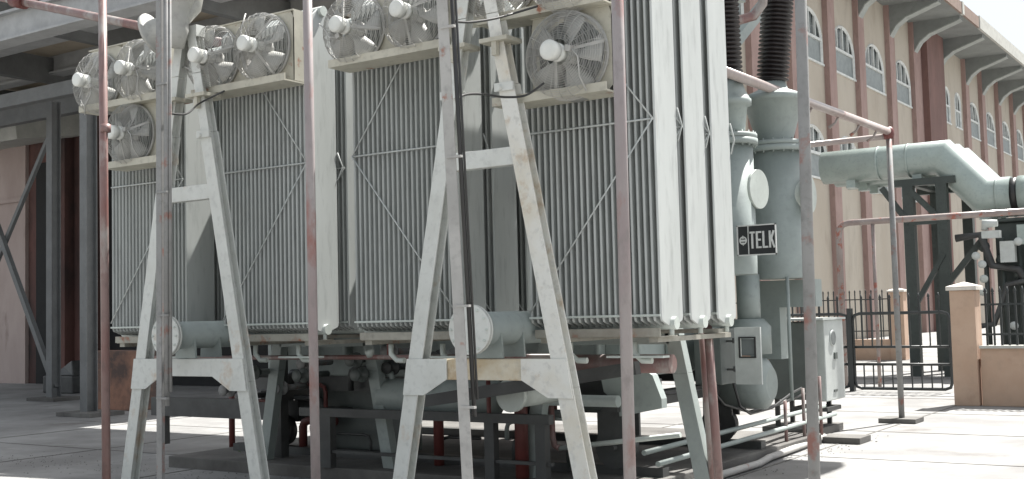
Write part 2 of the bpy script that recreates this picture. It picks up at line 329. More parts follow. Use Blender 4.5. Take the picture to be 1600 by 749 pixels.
# ================================================================== TRANSFORMER
tr = thing('power_transformer', (-7.2, 10.2, 0), 'grey oil filled power transformer behind the radiators with turrets at its right end', 'transformer')
p = MB(); p.box((-9.4, 9.1, .95), (-5.0, 11.5, 3.9))
for k in range(9):
    x = -9.2+k*.5; p.box((x, 8.98, 1.1), (x+.05, 9.1, 3.8))
for k in range(4): p.box((-5.0, 9.3+k*.65, 1.1), (-4.92, 9.35+k*.65, 3.8))
p.build('tank', M['tank'], tr, bevel=.02)
p = MB(); p.box((-9.55, 8.95, 3.9), (-4.85, 11.65, 3.97)); p.build('tank_rim', M['tank'], tr)
p = MB()
for y in (9.1, 11.2): p.box((-9.6, y, .80), (-4.7, y+.18, .95))
for x in (-9.3, -7.6, -6.4, -5.1): p.box((x, 8.9, .68), (x+.16, 11.7, .80))
for y in (9.05, 11.25): p.box((-9.9, y, .12), (-4.6, y+.12, .2))
p.build('skid', M['dark'], tr)
p = MB(); p.box((-8.9,9.3,.16),(-7.65,9.6,.95)); p.build('side_pocket', M['cabdark'], tr, bevel=.02)
p = MB()
p.box((-8.2, 8.35, .61), (-5.3, 8.43, .69)); p.box((-7.95, 8.36, .12), (-7.8, 8.44, .61)); p.box((-5.98, 8.36, .12), (-5.88, 8.44, .61)); p.box((-5.45, 8.36, .12), (-5.35, 8.44, .61)); p.box((-7.8,8.38,.26),(-5.3,8.42,.29))
p.bar((-6.3,7.9,.82),(-4.2,7.9,1.12),.10,.08)
p.box((-8.99,8.76,.1),(-8.86,8.87,1.35)); 
p.build('support_frame', M['dark'], tr)
for x in (-9.2, -5.05):
    for y in (9.1, 11.3):
        p = MB(); p.box((x-.16,y-.09,.45),(x+.16,y-.06,.68)); p.box((x-.16,y+.09,.45),(x+.16,y+.12,.68)); p.cyl((x,y-.05,.36),(x,y+.08,.36),.16,seg=24); p.cyl((x,y-.08,.36),(x,y-.05,.36),.19,seg=24); p.cyl((x,y-.14,.36),(x,y+.14,.36),.03,seg=10); p.build('wheel', M['dark'], tr)
# turrets
def turret(cx, cy, r, z0, z1, part):
    p = MB(); p.lathe((cx, cy, 0), (0,0,1), [(z0, r), (z0+.01, r), (z1-.06, r)], 32)
    t = p.build(part, M['tank'], tr, loc=(cx, cy, z0))
    p = MB(); p.lathe((cx, cy, 0), (0,0,1), [(z1-.06, r+.05), (z1, r+.05)], 32)
    p.lathe((cx, cy, 0), (0,0,1), [(z1+.004, r+.045), (z1+.05, r+.045)], 32)
    for k in range(20):
        a = k*math.pi/10; x = cx+(r+.025)*math.cos(a); y = cy+(r+.025)*math.sin(a); p.cyl((x,y,z1-.08),(x,y,z1+.07),.009,seg=6)
    p.build('bolted_flange', M['tank'], t)
    return t
t1 = turret(-4.52, 11.75, .30, 1.85, 3.24, 'turret')
t2 = turret(-4.62, 10.75, .24, 1.88, 3.22, 'turret')
for (cx, cy, r, t) in ((-4.52, 11.75, .31, t1), (-4.62, 10.75, .24, t2)):
    p = MB(); p.cyl((cx-.6, cy, 2.3), (cx, cy, 2.3), r*.75, seg=24); p.build('throat', M['tank'], t)
# inspection covers on the turrets
p = MB(); p.cyl((-4.5,10.85,2.72),(-4.375,10.838,2.72),.155,seg=24); p.cyl((-4.375,10.838,2.72),(-4.345,10.835,2.72),.195,seg=32); p.build('inspection_cover', M['pale'], t2)
p = MB(); p.cyl((-4.4,11.75,2.72),(-4.19,11.75,2.72),.16,seg=24); p.cyl((-4.19,11.75,2.72),(-4.16,11.75,2.72),.2,seg=32); p.build('inspection_cover', M['pale'], t1)
# conical adaptors and bushings
def bushing(cx, cy, zc, r0, r1, lean, L_=2.2, rr=.115):
    p = MB(); p.lathe((cx, cy, 0), (0,0,1), [(3.29, r0), (3.32, r0), (zc-.06, r1), (zc-.06, r1+.04), (zc, r1+.04), (zc+.004, r1+.03), (zc+.08, .16), (zc+.2, .12)], 28)
    ad = p.build('conical_adaptor', M['tank'], tr, loc=(cx, cy, 3.29))
    ax = Vector(lean).normalized(); prof = []; z = 0; n = int(L_/.045)
    for k in range(n):
        prof += [(z, rr), (z+.012, rr+.055), (z+.022, rr+.055), (z+.036, rr)]; z += .045
    p = MB(); p.lathe((cx, cy, zc+.18), ax, [(-.02, rr+.02), (0, rr+.02)] + prof, 24); b = p.build('bushing', M['bushing'], tr, loc=(cx, cy, zc+.18))
    top = Vector((cx, cy, zc+.18)) + ax*z
    p = MB(); p.lathe(top, ax, [(0, .13), (.18, .13), (.2, .04), (.5, .04)], 16); p.build('terminal_cap', M['pale'], b)
bushing(-4.52, 11.75, 3.78, .19, .31, (.11, 0, 1))
bushing(-4.585, 10.75, 3.62, .14, .17, (-.02, 0, 1), rr=.085)
p = MB(); p.box((-4.95,11.9,1.55),(-4.2,12.1,1.84)); p.box((-4.95,11.9,1.0),(-4.6,12.1,1.55)); p.build('end_beam', M['tank'], tr)
# shut-off details low on the right end
p = MB(); p.lathe((-4.95, 11.3, .78), (1,0,0), [(0,.26),(.40,.26),(.47,.16)], 28); p.build('oil_pot', M['tank'], tr)
p = MB(); p.lathe((-4.72, 11.35, 1.08), (0,0,1), [(0,.22),(.28,.22),(.36,.15)], 24); p.cyl((-4.72,11.35,1.4),(-4.72,11.35,1.9),.12); p.build('pressure_relief_dome', M['tank'], tr)
p = MB()
for (x, y) in ((-4.35,12.0),(-4.35,11.5)): p.cyl((x,y,.6),(x,y,1.86),.02,seg=8)
p.build('bracket', M['tank'], tr)
p = MB(); p.tube([(-4.98,9.3,1.2),(-4.98,9.3,.9),(-4.75,9.5,.8),(-4.7,10.3,.8),(-4.7,10.6,.62),(-4.7,11.2,.5),(-4.75,12.2,.5),(-4.8,13.1,.55)],.014,8); p.tube([(-4.6,10.6,.85),(-4.58,10.7,.6),(-4.6,11.0,.5),(-4.65,11.7,.5),(-4.7,12.4,.6),(-4.8,13.0,.62)],.014,8)
p.build('control_cable', M['black'], tr)
# curved plate and small pipes under the right radiator
p = MB(); p.prism([(-5.15,8.95,1.09),(-4.78,8.95,1.09),(-4.62,8.95,1.0),(-4.54,8.95,.8),(-4.54,8.95,.72),(-4.95,8.95,.64),(-4.97,8.95,.75),(-5.1,8.95,.85)], (0,.1,0)); p.build('curved_guard', M['tank'], tr)
p = MB(); p.lathe((-7.45,8.72,.79),(1,0,0),[(0,.1),(.06,.17),(1.35,.17),(1.4,.1),(1.4,.05),(2.62,.05)],20); p.tube([(-7.3,8.72,.9),(-7.32,8.72,1.0),(-7.5,8.72,1.02),(-7.55,8.72,.93)],.035,8); p.build('lower_header', M['tank'], tr)
p = MB(); p.cyl((-5.45,8.05,.88),(-5.45,8.9,.88),.11); p.cyl((-5.45,8.0,.88),(-5.45,8.05,.88),.14); p.build('lower_stub', M['pale'], tr)
p = MB(); p.cyl((-5.0,8.3,1.13),(-4.1,8.3,1.13),.075,seg=16); p.build('drain_pipe', M['pipered'], tr)

p = MB(); p.lathe((-6.5,14.3,6.5),(1,0,0),[(0,.3),(.05,.6),(.14,.78),(3.6,.78),(3.7,.6),(3.75,.3)],36); cs = p.build('unseen_shade_tank', M['tank'], tr)  # tank added out of view to throw shade on the right ground
for x in (-6.0,-5.2):
    p = MB(); p.bar((x,11.4,3.95),(x,14.2,5.8),.12,.12); p.bar((x,11.45,5.6),(x,14.6,5.72),.12,.1); p.box((x-.06,11.4,3.9),(x+.06,11.5,5.7)); p.build('shade_tank_stand', M['tank'], tr)  # stands for the added shade tank
# oil pipes and fittings crowded under the tank
random.seed(21)
for k in range(26):
    x = random.uniform(-9.6,-5.2); y = random.uniform(8.75,9.2); z = random.uniform(.35,1.15); l = random.uniform(.15,.6); r = random.choice((.016,.022,.03,.045)); dx = random.choice((-1,1))
    p = MB(); z2 = max(.16, z-random.uniform(.1,.6)); p.tube([(x,y,z),(x+dx*l*.8,y,z),(x+dx*l*.95,y,z-.02),(x+dx*l,y,z-.07),(x+dx*l,y,z2)], r, 8)
    p.build('oil_pipe', random.choice((M['dark'],M['dark'],M['cabdark'],M['tank'],M['red'])), tr)
for k in range(14):
    x = random.uniform(-9.5,-5.0); z = random.uniform(.75,1.25); y = random.uniform(8.4,8.8)
    p = MB(); p.lathe((x,y,z),(0,-1,0),[(0,.05),(.04,.05),(.041,.075),(.06,.075),(.061,.03),(.14,.03),(.141,.06),(.16,.06),(.161,.01)],14); p.tube([(x,y-.02,z),(x,y+.3,z)],.03,8); p.build('drain_valve', random.choice((M['dark'],M['cabdark'],M['post'])), tr)
p = MB(); p.box((-11.6,9.3,.44),(-9.0,9.42,.66)); p.box((-11.5,9.32,.1),(-11.38,9.40,.44)); p.box((-10.0,9.32,.1),(-9.88,9.40,.44)); p.build('side_rail', M['dark'], tr)
# TELK sign plate (word and round emblem)
DXS, DZS = 0.225, -0.055
sg = thing('name_sign', (-4.47, 10.46, 2.1), 'black sign reading TELK with round emblem, fixed before the turrets', 'sign')
p = MB(); p.box((-4.68,10.47,2.115),(-4.262,10.49,2.405)); p.build('plate', M['signblack'], sg)
p = MB()
for a, b in (((-4.69,2.105),(-4.252,2.118)),((-4.69,2.402),(-4.252,2.415)),((-4.69,2.105),(-4.678,2.415)),((-4.264,2.105),(-4.252,2.415)),((-4.566,2.115),(-4.559,2.405))):
    p.box((a[0],10.458,a[1]),(b[0],10.472,b[1]))
p.build('border', M['signwhite'], sg)
def glyph(mb, strokes, x0, z0, w_, h_, y=10.459, d=.012):
    for (a, b, c, e, t_) in strokes:
        mb.bar((x0+a*w_, y, z0+b*h_), (x0+c*w_, y, z0+e*h_), t_, d, side=(-(e-b)*h_, 0, (c-a)*w_))
p = MB(); lw = .058; lh = .17; zb = 2.175; T = .019
xs = [-4.545+i*.072 for i in range(4)]
glyph(p, [(0,.945,1,.945,T),(.5,0,.5,.9,T)], xs[0], zb, lw, lh)
p.build('letter_t', M['signwhite'], sg)
p = MB(); glyph(p, [(.16,0,.16,1,T)], xs[1], zb, lw, lh, y=10.459); glyph(p, [(.33,.945,1,.945,T),(.33,.5,.9,.5,T),(.33,.055,1,.055,T)], xs[1], zb, lw, lh); p.build('letter_e', M['signwhite'], sg)
p = MB(); glyph(p, [(.16,0,.16,1,T),(.33,.055,1,.055,T)], xs[2], zb, lw, lh); p.build('letter_l', M['signwhite'], sg)
p = MB(); glyph(p, [(.16,0,.16,1,T)], xs[3], zb, lw, lh); glyph(p, [(.3,.42,.92,1,T)], xs[3], zb, lw, lh, y=10.457); glyph(p, [(.45,.52,.98,0,T)], xs[3], zb, lw, lh, y=10.461); p.build('letter_k', M['signwhite'], sg)
p = MB(); p.ring((-4.622,10.462,2.26),(0,1,0),.036,.007,28,6); p.box((-4.655,10.456,2.25),(-4.589,10.466,2.27))
p.prism([(-4.636,10.457,2.28),(-4.608,10.457,2.28),(-4.622,10.457,2.312)],(0,.01,0)); p.prism([(-4.636,10.457,2.24),(-4.608,10.457,2.24),(-4.622,10.457,2.208)],(0,.01,0))
p.build('emblem', M['signwhite'], sg)
sg.location.x += DXS; sg.location.z += DZS; sg.scale = (.9, 1, .95)
# box with windowed door beside the sign
bx = thing('instrument_box', (-4.6, 10.5, .85), 'dark instrument box with a pale open door that has a square window', 'box')
p = MB(); p.box((-4.9,10.3,.83),(-4.62,10.75,1.36)); p.build('body', M['cabdark'], bx, bevel=.008)
p = MB(); z0,z1=.83,1.37; x0,x1=-4.53,-4.27; a,b,c,d=-4.475,-4.325,1.09,1.27
for q in (((x0,z0),(x1,c)),((x0,d),(x1,z1)),((x0,c),(a,d)),((b,c),(x1,d))): p.box((q[0][0],10.42,q[0][1]),(q[1][0],10.45,q[1][1]))
dr = p.build('door', M['cabinet'], bx)
p = MB(); p.box((a+.012,10.43,c+.012),(b-.012,10.44,d-.012)); p.build('window', M['glass'], dr)
p = MB(); p.ring((-4.4,10.415,1.18),(0,1,0),.095,.008,4,4); 
p.box((a-.01,10.405,c-.01),(b+.01,10.42,c+.004)); p.box((a-.01,10.405,d-.004),(b+.01,10.42,d+.01)); p.box((a-.01,10.405,c+.004),(a+.004,10.42,d-.004)); p.box((b-.004,10.405,c+.004),(b+.01,10.42,d-.004))
p.bm.clear(); 
p.box((a-.01,10.405,c-.01),(b+.01,10.42,c+.004)); p.box((a-.01,10.405,d-.004),(b+.01,10.42,d+.01)); p.box((a-.01,10.405,c+.004),(a+.004,10.42,d-.004)); p.box((b-.004,10.405,c+.004),(b+.01,10.42,d-.004))
p.build('window_gasket', M['black'], dr)
for z in (.95,1.22):
    p = MB(); p.cyl((-4.545,10.43,z),(-4.545,10.43,z+.05),.012,seg=8); p.bar((-4.62,10.43,z+.02),(-4.54,10.43,z+.02),.02,.01); p.build('hinge', M['dark'], dr)
# control cabinet
cb = thing('control_cabinet', (-4.9, 14.2, 0), 'grey control cabinet with dark front and round meter on its pale side', 'cabinet')
p = MB(); p.box((-5.55,13.75,.42),(-5.0,14.45,1.36)); p.build('body', M['cabdark'], cb, bevel=.01)  # dark body colour also carries the shade on the front
p = MB(); p.box((-4.995,13.82,.40),(-4.86,14.52,1.385)); dr = p.build('door', M['cabinet'], cb, bevel=.012)
p = MB(); p.cyl((-4.86,14.1,1.16),(-4.84,14.1,1.16),.085,seg=24); p.build('meter', M['glass'], dr)
p = MB(); p.ring((-4.855,14.1,1.16),(1,0,0),.09,.012,28,6); p.build('meter_rim', M['cabinet'], dr)
p = MB(); p.box((-4.86,14.13,.9),(-4.84,14.22,.98)); p.build('switch_plate', M['cabdark'], dr)
p = MB(); p.box((-4.86,14.08,.5),(-4.85,14.2,.53)); p.build('latch', M['cabdark'], dr)
p = MB(); p.box((-5.58,13.7,1.385),(-4.83,14.55,1.41)); p.build('rain_hood', M['cabinet'], cb)
for (x, y) in ((-5.5,13.85),(-5.5,14.35),(-5.02,13.85),(-5.02,14.35)):
    p = MB(); p.box((x-.025,y-.025,.09),(x+.025,y+.025,.42)); p.build('leg', M['dark'], cb)
p = MB(); p.box((-5.65,13.7,.005),(-4.9,14.5,.09)); p.build('base_plate', M['plinth'], cb)
p = MB(); p.box((-5.3,13.8,.28),(-4.85,14.3,.33)); p.tube([(-5.1,14.0,.42),(-5.1,14.0,.2),(-5.0,13.6,.12),(-5.1,12.8,.15)],.025,8); p.build('cable_gland_tray', M['dark'], cb)

cb.location.x += .07; bx.location.x += .04
# ================================================================== RADIATOR BANKS
def radiator_bank(x0, apex_right, label):
    W = 1.08; x1 = x0+W
    t = thing('radiator_bank', (x0+W/2, 7.85, 1.4), label, 'radiator', 'radiator banks on the transformer')
    ZB, ZTt = 1.46, 4.22
    first = None
    for y0 in (7.2, 7.67, 8.14):
        y1 = y0+.35
        if first is None:
            p = MB()
            for k in range(22):
                x = x0+.012+k*(W-.024)/21; th = .0095
                # fluted panel: hexagonal outline with rounded edges, narrowing to the collector at both ends
                out = [(y0+.12,ZB-.02),(y0+.01,ZB+.02),(y0,ZB+.045),(y0,ZTt-.12),(y0+.01,ZTt-.09),(y0+.13,ZTt+.02),(y1-.13,ZTt+.02),(y1-.01,ZTt-.09),(y1,ZTt-.12),(y1,ZB+.045),(y1-.01,ZB+.02),(y1-.12,ZB-.02)]
                ri = (lambda q: (q[0]+(.011 if q[0] < y0+.17 else -.011), q[1]))
                mid = [p.bm.verts.new((x, a, b)) for a, b in out]
                lf = [p.bm.verts.new((x-th, *ri(q))) for q in out]; rt = [p.bm.verts.new((x+th, *ri(q))) for q in out]
                n = len(out)
                for i in range(n):
                    j = (i+1) % n
                    p.bm.faces.new((mid[i], mid[j], lf[j], lf[i])); p.bm.faces.new((mid[j], mid[i], rt[i], rt[j]))
                p.bm.faces.new(lf); p.bm.faces.new(rt[::-1])
            o = p.build('radiator', M['rad'], t, loc=(x0, y0, 1.4)); first = o
            p = MB()
            p.cyl((x0-.03, y0+.175, ZTt), (x1+.03, y0+.175, ZTt), .045, seg=14); p.build('collector_pipe', M['pale'], o)
            p = MB(); p.box((x0+.005, y0-.016, ZB+.05), (x1-.005, y0-.004, ZB+.066)); p.build('spacer_bar', M['pale'], o)
            p = MB(); p.cyl((x0-.03, y0+.175, ZB), (x1+.03, y0+.175, ZB), .045, seg=14)
            p.tube([(x1-.012,y0+.175,ZB-.02),(x1-.012,y0+.175,ZB-.085)],.018,8)
            p.build('collector_pipe', M['pale'], o)
        else:
            o = first.copy(); C.objects.link(o); o.location.y += y0-7.2
            for ch in first.children: c = ch.copy(); C.objects.link(c); c.parent = o
        # K bracing rods on front edge
        p = MB(); ya = y0-.012; xa, xb = (x1-.01, x0+.02) if apex_right else (x0+.01, x1-.02)
        zb = 2.88; sg_ = (xb-xa)
        p.tube([(xa,ya,zb),(xb,ya,zb)],.0075,6)
        p.tube([(xa,ya-.004,zb),(xa+sg_*.62,ya-.004,zb+.85)],.0065,6)
        p.tube([(xa,ya-.008,zb),(xa+sg_,ya-.008,zb-1.32)],.0065,6)
        # rods on the side face too
        s = x1+.002
        p.tube([(s,y0+.35,zb+.12),(s+.004,y0+.41,zb),(s,y0+.35,zb-.12)],.006,6)
        p.build('bracing_rods', M['rad'], t)
    # bottom channel, top channel
    p = MB(); p.box((x0+.03,7.22,1.37),(x1-.03,7.24,1.43)); p.box((x0+.03,7.24,1.365),(x1-.03,7.5,1.372)); p.box((x0+.03,8.2,1.37),(x1-.03,8.4,1.40)); 
    p.box((x0+.06,7.25,1.33),(x0+.13,8.5,1.365)); p.box((x1-.13,7.25,1.33),(x1-.06,8.5,1.365))
    p.build('bottom_channel', M['grime'], t)
    p = MB()
    for x in (x0+.25, x1-.3): p.tube([(x,7.35,1.33),(x,7.35,1.25),(x+.06,7.35,1.2),(x+.14,7.35,1.2)],.022,8)
    p.box((x1-.5,7.3,1.22),(x1-.05,7.4,1.235)); p.build('drain_fitting', M['pale'], t)
    return t
banks = [radiator_bank(-4.71, True, 'nearest radiator bank at right with the single large fan low on it'),
         radiator_bank(-6.42, False, 'radiator bank between the two front A-frames, left of the near A-frame'),
         radiator_bank(-7.99, True, 'radiator bank just right of the far A-frame below two fans'),
         radiator_bank(-9.56, True, 'farthest and leftmost radiator bank behind the red post')]
FX = {0: [(-4.17,3.355),(-4.74,4.0),(-4.16,3.97)], 1: [(-6.15,3.86),(-5.53,3.88)], 2: [(-7.80,3.86),(-7.19,3.87)], 3: [(-9.42,3.86),(-8.80,3.89),(-8.93,3.31)]}
# fan mounting plates on the banks: (bank, x0, x1, z bottom, z top, beam reach)
for bi, x0, x1, zb, zt, bx0 in ((0,-4.5,-3.83,3.07,3.66,-4.78),(0,-5.04,-3.83,3.69,4.2,-4.9),(1,-6.4,-5.15,3.58,4.12,-6.38),(2,-7.97,-6.87,3.55,4.15,-8.02),(3,-9.62,-8.42,3.60,4.15,-9.62),(3,-9.15,-8.5,3.02,3.58,-9.25)):
    t = banks[bi]
    p = MB(); p.box((bx0, 6.88, zb-.012), (x1, 7.14, zb)); p.box((bx0, 6.88, zb), (x1, 6.892, zb+.05))
    p.build('fan_shelf', M['cream'], t)
    p = MB(); zt = zb+.60; hs = [c for c in FX[bi] if abs(c[1]-(zb+.29)) < .12]; cuts = [x0]+[(a[0]+b[0])/2 for a, b in zip(hs, hs[1:])]+[x1]
    for (hx, hz), xa, xb in zip(hs, cuts, cuts[1:]):       # sheet with a round hole for each fan
        n = 32; r = .268; A = []; B = []
        for k in range(n):
            a = 2*math.pi*k/n; cx_, cz_ = math.cos(a), math.sin(a)
            tx = ((xb-hx) if cx_ > 0 else (xa-hx))/cx_ if abs(cx_) > 1e-6 else 1e9; tz = ((zt-hz) if cz_ > 0 else (zb+.004-hz))/cz_ if abs(cz_) > 1e-6 else 1e9
            tt = max(min(tx, tz), r+.001); A.append((hx+r*cx_, 7.0, hz+r*cz_)); B.append((hx+tt*cx_, 7.0, hz+tt*cz_))
        for k in range(n): p.face([A[k], A[(k+1)%n], B[(k+1)%n], B[k]])
    p.box((x1-.012, 7.0, zb+.004), (x1, 7.14, zt)); p.box((x0, 6.99, zt), (x1, 7.14, zt+.012)); p.build('fan_backplate', M['cream'], t)
# ================================================================== FANS
def make_fan():
    r = .285; o = (0,0,0)
    t = thing('cooling_fan', (0,0,0), '', 'fan', 'cooling fans on the radiators')
    p = MB(); p.lathe((0,0,0),(0,-1,0),[(-.12,r-.012),(-.12,r),(-.02,r),(0,r+.01),(0,r-.012),(-.12,r-.012)],36,cap=False); p.build('shroud', M['fan'], t)
    p = MB(); p.lathe((0,0,0),(0,-1,0),[(-.04,.07),(.0,.075),(.03,.05)],20); hub = p.build('hub', M['blade'], t)
    for k in range(5):
        a0 = k*2*math.pi/5+.4; p = MB(); rows = []
        for i, rr in enumerate((.06,.12,.19,.265)):
            wd = (.35,.42,.46,.42)[i]*1.05; tw = (.045,.036,.028,.022)[i]; row = []
            for j in range(5):
                u = j/4-.5; a = a0+u*wd*1.7; row.append(p.bm.verts.new((rr*math.cos(a), -.01+u*tw*2.2-.012*math.cos(u*3), rr*math.sin(a))))
            rows.append(row)
        for A, B in zip(rows, rows[1:]):
            for j in range(4): f = p.bm.faces.new((A[j],A[j+1],B[j+1],B[j])); f.smooth = True
        b = p.build('blade', M['blade'], t); sm = b.modifiers.new('thick','SOLIDIFY'); sm.thickness = .004
    p = MB()
    prof = [(0,.290),(.05,.290),(.085,.282),(.11,.262),(.125,.235),(.133,.205),(.138,.175),(.142,.145),(.145,.115),(.147,.09)]
    for d, R_ in prof: p.ring((0,-d,0),(0,1,0),R_,.0022,32,3)
    for (d, R_), (e, Q_) in zip(prof, prof[1:]): p.ring((0,-(d+e)/2-.001,0),(0,1,0),(R_+Q_)/2,.0020,32,3)
    for k in range(24):
        a = k*math.pi/12; p.tube([(R_*math.cos(a),-d-.003,R_*math.sin(a)) for d, R_ in prof],.0022,3,cap=False)
    p.build('guard_cage', M['fan'], t)
    p = MB(); p.lathe((0,0,0),(0,-1,0),[(.03,.045),(.12,.045),(.125,.06),(.165,.062),(.17,.05),(.19,.05),(.192,.064),(.255,.066),(.266,.058),(.268,.03)],24)
    mo = p.build('motor', M['motor'], t)
    p = MB(); p.box((.06,-.17,.02),(.10,-.13,.06)); p.tube([(.1,-.15,.04),(.16,-.15,.0),(.2,-.14,-.12),(.25,-.1,-.2)],.006,6); p.build('terminal_box', M['fan'], mo)
    for k in range(3):
        a = k*2*math.pi/3+.5
        p = MB(); p.bar((.06*math.cos(a),-.135,.06*math.sin(a)),(.286*math.cos(a),-.03,.286*math.sin(a)),.02,.008); p.build('stay', M['fan'], t)
    return t
fan0 = make_fan()
spots = [(-4.17,3.355,'large fan low on the nearest radiator bank, above its fin edges'),
         (-4.16,3.97,'fan cut off by the top edge above the large near fan'),
         (-4.74,4.0,'fan cut off by the top edge over the near A-frame'),
         (-6.15,3.86,'left fan of the pair above the radiator bank between the A-frames'),
         (-5.53,3.88,'right fan of the pair above the radiator bank between the A-frames'),
         (-7.80,3.86,'left fan of the pair beside the top of the far A-frame'),
         (-7.19,3.87,'right fan of the pair right of the far A-frame'),
         (-9.42,3.86,'upper outer fan on the leftmost radiator bank, crossed by the red post'),
         (-8.80,3.89,'upper inner fan on the leftmost radiator bank'),
         (-8.93,3.31,'single lower fan on the leftmost radiator bank')]
for i, (x, z, lab) in enumerate(spots):
    f = fan0 if i == 0 else copy_tree(fan0)
    f.location = (x, 6.97, z); f.scale = (1.08,)*3 if i < 3 else (1,)*3; f.rotation_euler = (0, random.uniform(0, 6.28) if i else .3, 0); f['label'] = lab
# ================================================================== A-FRAMES
def a_frame(cx, y, label, stained=False, ztop=4.35, rear=False):
    t = thing('a_frame', (cx, y, 0), label, 'support frame', 'A-frames carrying the radiator pipework')
    hf = lambda z: .888-.195*z-.02
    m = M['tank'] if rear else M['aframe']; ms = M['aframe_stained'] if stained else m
    for s in (-1, 1):
        p = MB(); d = .10; wd = .066
        def seg(z0, z1, ex=0):
            x0, x1 = cx+s*hf(z0), cx+s*hf(z1); k = wd+ex
            p.prism([(x0-k,y-d/2-ex,z0),(x0+k,y-d/2-ex,z0),(x0+k,y+d/2+ex,z0),(x0-k,y+d/2+ex,z0)], (0,0,0)) if 0 else None
            a = [(x0-k,y-d/2-ex,z0),(x0+k,y-d/2-ex,z0),(x0+k,y+d/2+ex,z0),(x0-k,y+d/2+ex,z0)]
            b = [(x1-k,y-d/2-ex,z1),(x1+k,y-d/2-ex,z1),(x1+k,y+d/2+ex,z1),(x1-k,y+d/2+ex,z1)]
            if not rear:
                for (f0, f1, kk) in ((-d/2-ex, -d/2+.012, k), (d/2-.012, d/2+ex, k), (-d/2+.012, d/2-.012, .008)):
                    q0 = [p.bm.verts.new((x0+sx*kk, y+yy, z0)) for sx, yy in ((-1,f0),(1,f0),(1,f1),(-1,f1))]; q1 = [p.bm.verts.new((x1+sx*kk, y+yy, z1)) for sx, yy in ((-1,f0),(1,f0),(1,f1),(-1,f1))]
                    p.bm.faces.new(q0[::-1]); p.bm.faces.new(q1)
                    for i in range(4): p.bm.faces.new((q0[i],q0[(i+1)%4],q1[(i+1)%4],q1[i]))
                return
            va = [p.bm.verts.new(q) for q in a]; vb = [p.bm.verts.new(q) for q in b]
            p.bm.faces.new(va[::-1]); p.bm.faces.new(vb)
            for i in range(4): p.bm.faces.new((va[i],va[(i+1)%4],vb[(i+1)%4],vb[i]))
        seg(.03, 1.04); seg(1.041, 3.2); wd = .052; seg(3.202, 3.72); seg(3.725, ztop)
        lg = p.build('leg', ms if s == 1 else m, t, bevel=.003)
        p = MB(); x = cx+s*hf(0); p.box((x-.15,y-.13,.0),(x+.15,y+.13,.03)); p.build('foot_plate', m, lg)
        p = MB(); x = cx+s*hf(3.5)
        p.box((x-.12,y-.11,3.50),(x+.12,y+.09,3.53)); p.box((x-.02,y-.1,3.40),(x+.02,y-.06,3.5)); p.build('shelf_lug', M['cream'], lg); p = MB(); x = cx+s*hf(3.2); p.box((x-.08,y-.075,3.14),(x+.08,y-.052,3.2)); p.cyl((x-.03,y-.1,3.16),(x-.03,y-.05,3.16),.02,seg=8); p.build('splice_plate', M['aframe'], lg)
        # gusset haunch
        if rear: continue
        p = MB(); xo = cx+s*hf(1.15); xi = xo-s*.40
        p.prism([(cx+s*(hf(1.24)-.06),y-.055,1.237),(cx+s*(hf(1.24)-.30),y-.055,1.237),(cx+s*(hf(1.24)-.30),y-.055,1.09),(cx+s*(hf(1.0)-.13),y-.055,.97),(cx+s*(hf(.97)+.06),y-.055,.97),(cx+s*(hf(1.24)+.07),y-.055,1.237)],(0,-.012,0)); p.build('gusset', ms if s == 1 else m, t)
    p = MB(); h = hf(2.67)-.05; p.box((cx-h,y-.04,2.61),(cx+h,y+.04,2.74)); p.build('crossbar', m, t, bevel=.005)
    p = MB(); h = hf(1.16)-.06; dz = .19 if rear else 0; p.box((cx-h,y-.05,1.085+dz),(cx+h,y+.05,1.235+dz)); p.build('haunch_beam', M['haunch'] if stained else m, t, bevel=.005)
    p = MB(); h = hf(ztop)+.02; p.box((cx-h-.05,y-.05,ztop),(cx+h+.05,y+.05,ztop+.1)); p.build('top_beam', m, t)
    return t
a_frame(-4.85, 6.85, 'white A-frame with rust stained right leg, nearest in front of the radiators', True)
a_frame(-8.0, 6.85, 'white A-frame at left standing in front between the two far radiator banks', False, 4.05)
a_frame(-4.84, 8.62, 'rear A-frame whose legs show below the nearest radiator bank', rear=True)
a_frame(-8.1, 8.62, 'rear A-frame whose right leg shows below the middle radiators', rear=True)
# header pipes carried by the A-frames
def header(cx, z, y0, y1, r, label, top=False):
    t = thing('header_pipe', (cx, y0, z), label, 'pipe')
    p = MB(); p.cyl((cx,y0+.03,z),(cx,y1,z),r*.72,seg=28); p.build('pipe_run', M['tank'], t)
    p = MB(); p.lathe((cx,y0,z),(0,1,0),[(0,r*1.04),(.022,r*1.04)],32); p.lathe((cx,y0+.028,z),(0,1,0),[(0,r*1.04),(.02,r*1.04)],32); fl = p.build('blank_flange', M['aframe'], t)
    p = MB()
    for k in range(12):
        a = k*math.pi/6; p.cyl((cx+r*.9*math.cos(a),y0-.015,z+r*.9*math.sin(a)),(cx+r*.9*math.cos(a),y0+.06,z+r*.9*math.sin(a)),.009,seg=6)
    p.build('bolts', M['pale'], fl)
    for q in (y0+.22, y0+.5):
        p = MB(); p.prism([(cx-.13,q,1.24 if not top else z-.22),(cx+.13,q,1.24 if not top else z-.22),(cx+r*.7,q,z-.02),(cx-r*.7,q,z-.02)],(0,.02,0)); p.build('saddle', M['tank'], t)
    for y in (7.37, 7.84, 8.31):
        p = MB(); p.cyl((cx-.33,y,z),(cx+.33,y,z),.045,seg=14); p.lathe((cx-.22,y,z),(1,0,0),[(0,.08),(.03,.08)],16); p.lathe((cx+.2,y,z),(1,0,0),[(0,.08),(.03,.08)],16); p.build('branch_valve', M['tank'], t)
header(-4.83, 1.45, 6.6, 9.1, .17, 'lower header pipe with round blank flange inside the near A-frame')
header(-8.05, 1.44, 6.6, 9.1, .165, 'lower header pipe with round blank flange inside the far A-frame')
